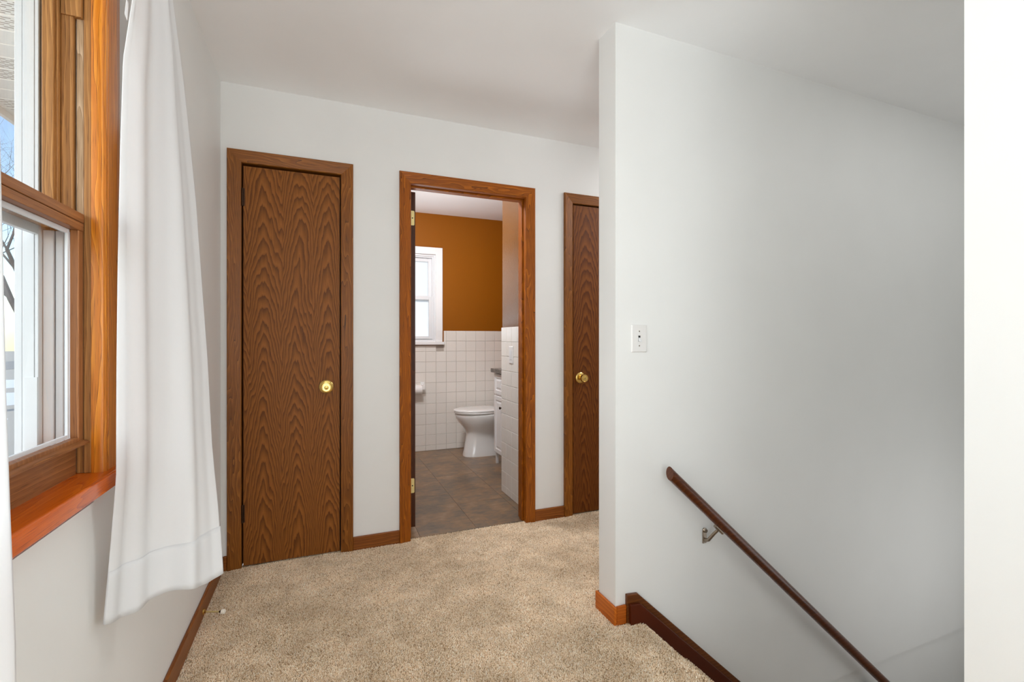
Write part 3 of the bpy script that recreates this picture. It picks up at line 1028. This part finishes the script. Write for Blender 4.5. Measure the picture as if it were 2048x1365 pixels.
# care label at the cloth edge
bm = bmesh.new()
cy = plan(253, -.400)
c0 = Vector((-.401, cy, 1.885))
for a in (0,):
    vs = [bm.verts.new(c0 + Vector(p)) for p in ((0, -.006, -.014), (0, .008, -.020), (0, .016, .022), (0, .004, .026))]
    bm.faces.new(vs)
lb = obj('care_label', bm, 'fabric', cu)
md = lb.modifiers.new('t', 'SOLIDIFY'); md.thickness = .0006

E2 = []
for z, pb, Xb in ((.50, 34, -.33), (.80, 30, -.335), (.95, 19, -.34), (1.10, 10, -.345), (1.26, 4, -.35), (1.50, -6, -.36), (1.80, -22, -.37), (2.25, -60, -.380)):
    yb = plan(pb, Xb)
    E2.append((z, (Xb - .04 if z < 2.2 else -.38, .40 + .02 * z, Xb, yb)))
cn = empty('curtain', (-.34, .6, .53), 'white sheer curtain at the near side of the window, cut by the frame edge', 'curtain')
curtain('cloth', E2, lambda u: .528, ZROD - .0125, ((2.5, 1.0, 0), (5.3, .4, 1)), .08, cn, 5, amp_bot=.012)


# ------------------------------------------------------------------ light switch on the partition
def switch(name, org, ux, nrm, w, h, label, toggle=True):
    """ux: direction of width, nrm: out of the wall"""
    o = Vector(org); ux = Vector(ux); n = Vector(nrm); uz = Vector((0, 0, 1))
    e = empty(name, org, label, 'light switch')

    def pl(nm, u0, u1, v0, v1, d0, d1, mat, bev=0, par=None):
        bm = bmesh.new()
        P = [o + ux * a + uz * b_ + n * c_ for c_ in (d0, d1) for a, b_ in ((u0, v0), (u1, v0), (u1, v1), (u0, v1))]
        loft(bm, [P[:4], P[4:]])
        return obj(nm, bm, mat, par or e, bev)
    a, b = w / 2, h / 2
    bm = bmesh.new()
    r = [[o + ux * (sx * (a - i)) + uz * (sz * (b - i)) + n * d for sx, sz in ((-1, -1), (1, -1), (1, 1), (-1, 1))] for i, d in ((0, 0), (0, .002), (.0035, .0055))]
    loft(bm, r)
    pl_ = obj('cover_plate', bm, 'plastic', e)
    if toggle:
        pl('slot', -.005, .005, -.012, .012, .0053, .0058, 'dark', 0, pl_)
        bm = bmesh.new()
        P0 = [o + ux * x_ + uz * z_ + n * .0055 for x_, z_ in ((-.0042, -.010), (.0042, -.010), (.0042, .004), (-.0042, .004))]
        P1 = [o + ux * x_ + uz * z_ + n * .0165 for x_, z_ in ((-.0034, -.015), (.0034, -.015), (.0034, -.008), (-.0034, -.008))]
        loft(bm, [P0, P1]); obj('toggle', bm, 'vinyl', e, .0008)
        for v in (.030, -.030):
            bm = bmesh.new(); lathe(bm, o + uz * v + n * .0052, n, [(0, .003), (.0008, .003), (.0012, 0)], 12)
            obj('screw', bm, 'nickel', pl_)
    else:
        pl('rocker', -.0165, .0165, -.033, .033, .0055, .0075, 'vinyl', .001)
    return e


switch('light_switch', ((1.1796 + 1.2548) / 2, YP, 1.157), (1, 0, 0), (0, -1, 0), .0745, .114, 'white toggle light switch on the partition wall above the handrail')
switch('light_switch', (XS - .010, 3.147, 1.04), (0, -1, 0), (-1, 0, 0), .078, .125, 'white rocker light switch on the bathroom tiles inside the doorway', toggle=False)

# ------------------------------------------------------------------ handrail
YH = YP - .07
HS = .886
hr = empty('handrail', (1.34, YP, .58), 'round dark walnut handrail running down the stair wall', 'handrail')
p0 = Vector((1.318, YH, .606)); dr = Vector((1, 0, -HS)).normalized()
R = .022
n = 28
up = Vector((0, 1, 0)).cross(dr).normalized()
if up.z < 0: up = -up
side = Vector((0, 1, 0))
rings = []
Ltot = 3.2
for L in (0, Ltot):
    r_ = []
    for k in range(n):
        t = 2 * math.pi * k / n
        off = side * math.cos(t) * R + up * math.sin(t) * R
        p = p0 + off + dr * L
        if L == 0:   # plumb cut at the top end, slightly raked
            p = p0 + off + dr * (-(off.x) / dr.x) + dr * (off.z * .12)
        r_.append(p)
    rings.append(r_)
bm = bmesh.new(); loft(bm, rings)
obj('rail', bm, 'rail', hr, .0012, smooth=30)
for xb in (1.5675, 2.690):
    br_z = .606 - HS * (xb + .012 - 1.318)
    zr = br_z - R / math.cos(math.atan(HS))     # underside of the rail at xb
    br = boxes('bracket', [((xb - .011, YP - .005, zr - .092), (xb + .011, YP, zr - .026))], 'nickel', hr, .004)
    bm = bmesh.new()
    tube(bm, [(xb, YP - .004, zr - .078), (xb, YP - .026, zr - .068), (xb + .005, YH + .020, zr - .034), (xb + .012, YH + .004, zr - .012)], [.0075, .0075, .007, .006], 12)
    lathe(bm, (xb, YP - .0, zr - .034), (0, -1, 0), [(0, .010), (.004, .011), (.010, .006), (.014, .008), (.018, .0)], 14)
    obj('arm', bm, 'nickel', br, smooth=40)
    bm = bmesh.new()
    c = Vector((xb + .014, YH, zr - .008))
    tube(bm, [c - dr * .028, c + dr * .028], .0075, 12)
    obj('saddle', bm, 'nickel', br, smooth=40)

# ------------------------------------------------------------------ door stop on the left baseboard
ds = empty('door_stop', (XL + BT, 2.283, .026), 'small brass spring door stop with white tip on the left baseboard', 'door stop')
a0 = Vector((XL + BT, 2.283, .026)); ad = Vector((.0815, -.030, .0)).normalized()
bm = bmesh.new(); lathe(bm, a0, ad, [(0, .011), (.002, .0115), (.004, .009), (.006, .005), (.012, .0045), (.012, 0)], 20); obj('plate', bm, 'brass', ds, smooth=30)
bm = bmesh.new(); tube(bm, [a0 + ad * .008, a0 + ad * .072], .0034, 10); obj('rod', bm, 'brass_leaf', ds, smooth=40)
bm = bmesh.new(); lathe(bm, a0 + ad * .064, ad, [(0, .003), (.006, .0055), (.010, .0085), (.012, .0085), (.012, 0)], 20); obj('cup', bm, 'bronze', ds, smooth=30)
bm = bmesh.new(); lathe(bm, a0 + ad * .075, ad, [(0, .0095), (.010, .0095), (.0135, .007), (.014, 0)], 20); obj('tip', bm, 'rubber', ds, smooth=30)

# ------------------------------------------------------------------ toilet
CY = 4.50
to = empty('toilet', (1.6, CY, 0), 'white porcelain toilet with closed lid in the bathroom', 'toilet')


def egg(xf, xb, hw, z, n=40, k=2.3, cx=None, zt=0.):
    c = cx if cx is not None else xf + (xb - xf) * .52
    out = []
    for i in range(n):
        t = 2 * math.pi * i / n
        ct, st_ = math.cos(t), math.sin(t)
        ax = (c - xf) if ct < 0 else (xb - c)
        out.append((c + math.copysign(abs(ct) ** (2 / k), ct) * ax, CY + math.copysign(abs(st_) ** (2 / k), st_) * hw, z))
    return out


bm = bmesh.new()
loft(bm, [egg(1.300, 1.70, .106, 0, k=2.8), egg(1.300, 1.70, .106, .012, k=2.8), egg(1.312, 1.69, .098, .06, k=2.6), egg(1.328, 1.67, .090, .15, k=2.5), egg(1.334, 1.66, .092, .215, k=2.4),
          egg(1.325, 1.68, .108, .25, k=2.3), egg(1.300, 1.71, .132, .285, k=2.3), egg(1.262, 1.73, .158, .33, k=2.2), egg(1.232, 1.75, .175, .375, k=2.2), egg(1.222, 1.76, .181, .405, k=2.2),
          egg(1.224, 1.76, .180, .417, k=2.2), egg(1.235, 1.75, .170, .422, k=2.2)])
obj('bowl', bm, 'porcelain', to, smooth=60)
bm = bmesh.new()
loft(bm, [egg(1.217, 1.70, .182, .4265, k=2.2), egg(1.212, 1.70, .186, .431, k=2.2), egg(1.212, 1.70, .186, .440, k=2.2), egg(1.216, 1.70, .183, .443, k=2.2)])
obj('seat', bm, 'porcelain', to, smooth=50)
bm = bmesh.new()
loft(bm, [egg(1.216, 1.71, .182, .4445, k=2.2), egg(1.209, 1.71, .187, .449, k=2.2), egg(1.209, 1.71, .187, .457, k=2.2), egg(1.216, 1.705, .181, .464, k=2.2), egg(1.25, 1.68, .15, .4675, k=2.2), egg(1.35, 1.6, .08, .469, k=2.1)])
obj('lid', bm, 'porcelain', to, smooth=50)
bm = bmesh.new()
loft(bm, [[(x, y, z) for x, y in ((1.60, CY - .075), (1.97, CY - .085), (1.97, CY + .085), (1.60, CY + .075))] for z in (0, .20)] )
obj('trapway', bm, 'porcelain', to, .02, segs=4)
bm = bmesh.new(); box(bm, (1.68, CY - .15, .28), (1.97, CY + .15, .421)); obj('tank_shelf', bm, 'porcelain', to, .03, segs=4)
bm = bmesh.new(); box(bm, (1.77, CY - .22, .421), (1.975, CY + .22, .77)); obj('tank', bm, 'porcelain', to, .02, segs=4)
bm = bmesh.new(); box(bm, (1.76, CY - .23, .77), (1.985, CY + .23, .80)); obj('tank_lid', bm, 'porcelain', to, .01, segs=3)
bm = bmesh.new(); tube(bm, [(1.765, CY - .16, .70), (1.745, CY - .16, .70), (1.742, CY - .10, .695)], .006, 10); obj('flush_lever', bm, 'nickel', to, smooth=40)

# ------------------------------------------------------------------ vanity
va = empty('vanity_cabinet', (1.75, 3.75, 0), 'white raised-panel bathroom vanity cabinet beside the toilet', 'cabinet')
boxes('body', [((1.508, 3.37, .10), (2.05, 4.128, .848)), ((1.57, 3.37, 0), (2.05, 4.110, .10)), ((1.508, 4.110, 0), (1.53, 4.128, .10))], 'white_paint', va, .001)


def raised(name, y0, y1_, z0, z1, parent):
    x = 1.508
    bm = bmesh.new()
    def rr(i, xx): return [(xx, y0 + i, z0 + i), (xx, y1_ - i, z0 + i), (xx, y1_ - i, z1 - i), (xx, y0 + i, z1 - i)]
    loft(bm, [rr(0, x), rr(0, x - .015), rr(.003, x - .018), rr(.036, x - .018), rr(.040, x - .011), rr(.048, x - .011), rr(.064, x - .0165), rr(.066, x - .0165)])
    return obj(name, bm, 'white_paint', parent)


for k in range(3):
    ya = 4.124 - .232 * (k + 1) + .004; yb = 4.124 - .232 * k
    dd = raised('door', ya, yb, .112, .634, va)
    dw = raised('drawer', ya, yb, .650, .838, va)
    bm = bmesh.new(); lathe(bm, (1.490, ya + .030, .540), (-1, 0, 0), [(0, .005), (.008, .005), (.012, .011), (.018, .013), (.023, .010), (.024, 0)], 20)
    obj('knob', bm, 'bronze', dd, smooth=40)
tag(boxes('countertop', [((1.462, 3.358, .8485), (2.055, 4.142, .8845))], 'granite', None, .003), 'dark granite countertop on the white vanity', 'countertop')

# ------------------------------------------------------------------ toilet paper on the back wall
tp = empty('toilet_paper_holder', (.90, YB2, .64), 'white ceramic toilet paper holder on the tiled wall below the window', 'paper holder')
for xx in (.815, .965):
    boxes('post', [((xx - .012, YB2 - .075, .640), (xx + .012, YB2 - .010, .690)), ((xx - .022, YB2 - .016, .615), (xx + .022, YB2 - .010, .715))], 'porcelain', tp, .006)
bm = bmesh.new(); tube(bm, [(.82, YB2 - .058, .665), (.96, YB2 - .058, .665)], .010); obj('roller', bm, 'vinyl', tp, smooth=40)
bm = bmesh.new()
tp_prof = [(0, .021), (0, .045), (.002, .047), (.111, .047), (.113, .045), (.113, .021), (0, .021)]
loft(bm, [[(.8335 + t_, YB2 - .060 + math.cos(2 * math.pi * k / 40) * r_, .640 + math.sin(2 * math.pi * k / 40) * r_) for k in range(40)] for t_, r_ in tp_prof], caps=False)
bmesh.ops.remove_doubles(bm, verts=bm.verts, dist=1e-6)
tag(obj('toilet_paper_roll', bm, 'paper', None, smooth=30), 'white toilet paper roll hanging on the ceramic holder', 'toilet paper')

# ceiling hook in the bathroom
hk = empty('ceiling_hook', (1.385, 4.0, CEIL), 'tiny white hook on the bathroom ceiling near the stub wall', 'hook')

# ------------------------------------------------------------------ outside
tag(boxes('ground', [((-120, -60, -1.3), (-.62, 120, -1.15))], 'lawn'), 'pale winter lawn seen through the hall window', 'ground', 'structure')
tag(boxes('street', [((-30, -60, -1.15), (-22, 120, -1.13))], 'asphalt'), 'grey street beyond the lawn', 'street', 'structure')
for i, (x, y, r) in enumerate(((-12, 24, 3.0), (-16, 32, 3.5), (-9.5, 17.5, 1.3))):
    bm = bmesh.new(); lathe(bm, (x, y, -1.16), (0, 0, 1), [(0, r), (.06, r * .8), (.10, 0)], 18)
    tag(obj('snow_patch', bm, 'snow', None, smooth=60), ['wide snow patch on the lawn', 'far snow patch near the street', 'small snow patch nearest the house'][i], 'snow', 'stuff')

# soffit of panels
sf = empty('roof_soffit', (-.9, 1.2, 2.25), 'cream vinyl soffit under the eave outside the window', 'soffit', 'structure')
SX0, SX1, SZ = -1.40, -.605, 2.25
y = -.4
k = 0
while y < 4.6:
    per = (k % 4) in (0, 3)
    lst = [((SX0, y, SZ), (SX1, y + .098, SZ + .01)), ((SX0, y + .098, SZ + .006), (SX1, y + .105, SZ + .012))]
    pnl = boxes('soffit_panel', lst, 'cream', sf, .0015)
    if per and -.1 < y < 3.4:
        bm = bmesh.new()
        for q in range(7):
            yy = y + .012 + q * .0125
            xx = SX0 + .03 + (q % 2) * .02
            while xx < SX1 - .04:
                box(bm, (xx, yy, SZ - .0006), (xx + .026, yy + .0025, SZ + .001)); xx += .04
        sl = obj('vent_slots', bm, 'slot', pnl); sl['kind'] = 'stuff'
    y += .105; k += 1
boxes('fascia', [((SX0 - .02, -.4, SZ - .03), (SX0, 4.7, SZ + .16))], 'cream', sf, .002)


# bare trees
def tree(name, base, height, seed, label, lean=(0, 0)):
    rnd = random.Random(seed)
    e = empty(name, base, label, 'tree')
    tb, bb = bmesh.new(), bmesh.new()
    cnt = [0]

    def grow(p, d, L, r, depth, bm):
        n_ = 3
        pts = [p]; rad = [r]
        for i in range(n_):
            d = (d + Vector((rnd.uniform(-.16, .16), rnd.uniform(-.16, .16), rnd.uniform(-.05, .12)))).normalized()
            p = p + d * L / n_; pts.append(p); rad.append(r * (1 - .45 * (i + 1) / n_))
        tube(bm, pts, rad, 7 if depth < 2 else (5 if depth < 4 else 3), caps=False)
        cnt[0] += 1
        if depth >= 6: return
        kids = 3 if depth < 4 else 3
        for _ in range(kids):
            ax = Vector((rnd.uniform(-1, 1), rnd.uniform(-1, 1), rnd.uniform(-.2, .5))).normalized()
            nd = (d * rnd.uniform(.6, 1.) + ax * rnd.uniform(.5, .85)).normalized()
            grow(pts[-1] if rnd.random() < .6 else pts[-2], nd, L * rnd.uniform(.62, .82), rad[-1] * rnd.uniform(.6, .85), depth + 1, bb)
    grow(Vector(base), Vector((lean[0], lean[1], 1)).normalized(), height * .30, height * .026, 0, tb)
    obj('trunk', tb, 'bark', e, smooth=60)
    b = obj('branches', bb, 'bark', e); b['kind'] = 'stuff'


tree('bare_tree', (-5.9, 11.0, -1.16), 9.0, 3, 'bare winter tree nearest the window')
tree('bare_tree', (-9.0, 21.0, -1.16), 11.0, 8, 'bare winter tree farther off past the lawn')

bm = bmesh.new()
lathe(bm, (0, 0, 0), (0, 0, -1), [(0, .012), (.006, .010), (.007, .004), (.03, .004), (.03, 0)], 14)
tube(bm, [(-.02, 0, -.006), (.02, 0, -.006)], .0025, 8)
hko = obj('hook', bm, 'white_paint', hk, smooth=40)
hko.matrix_parent_inverse = Matrix.Identity(4)
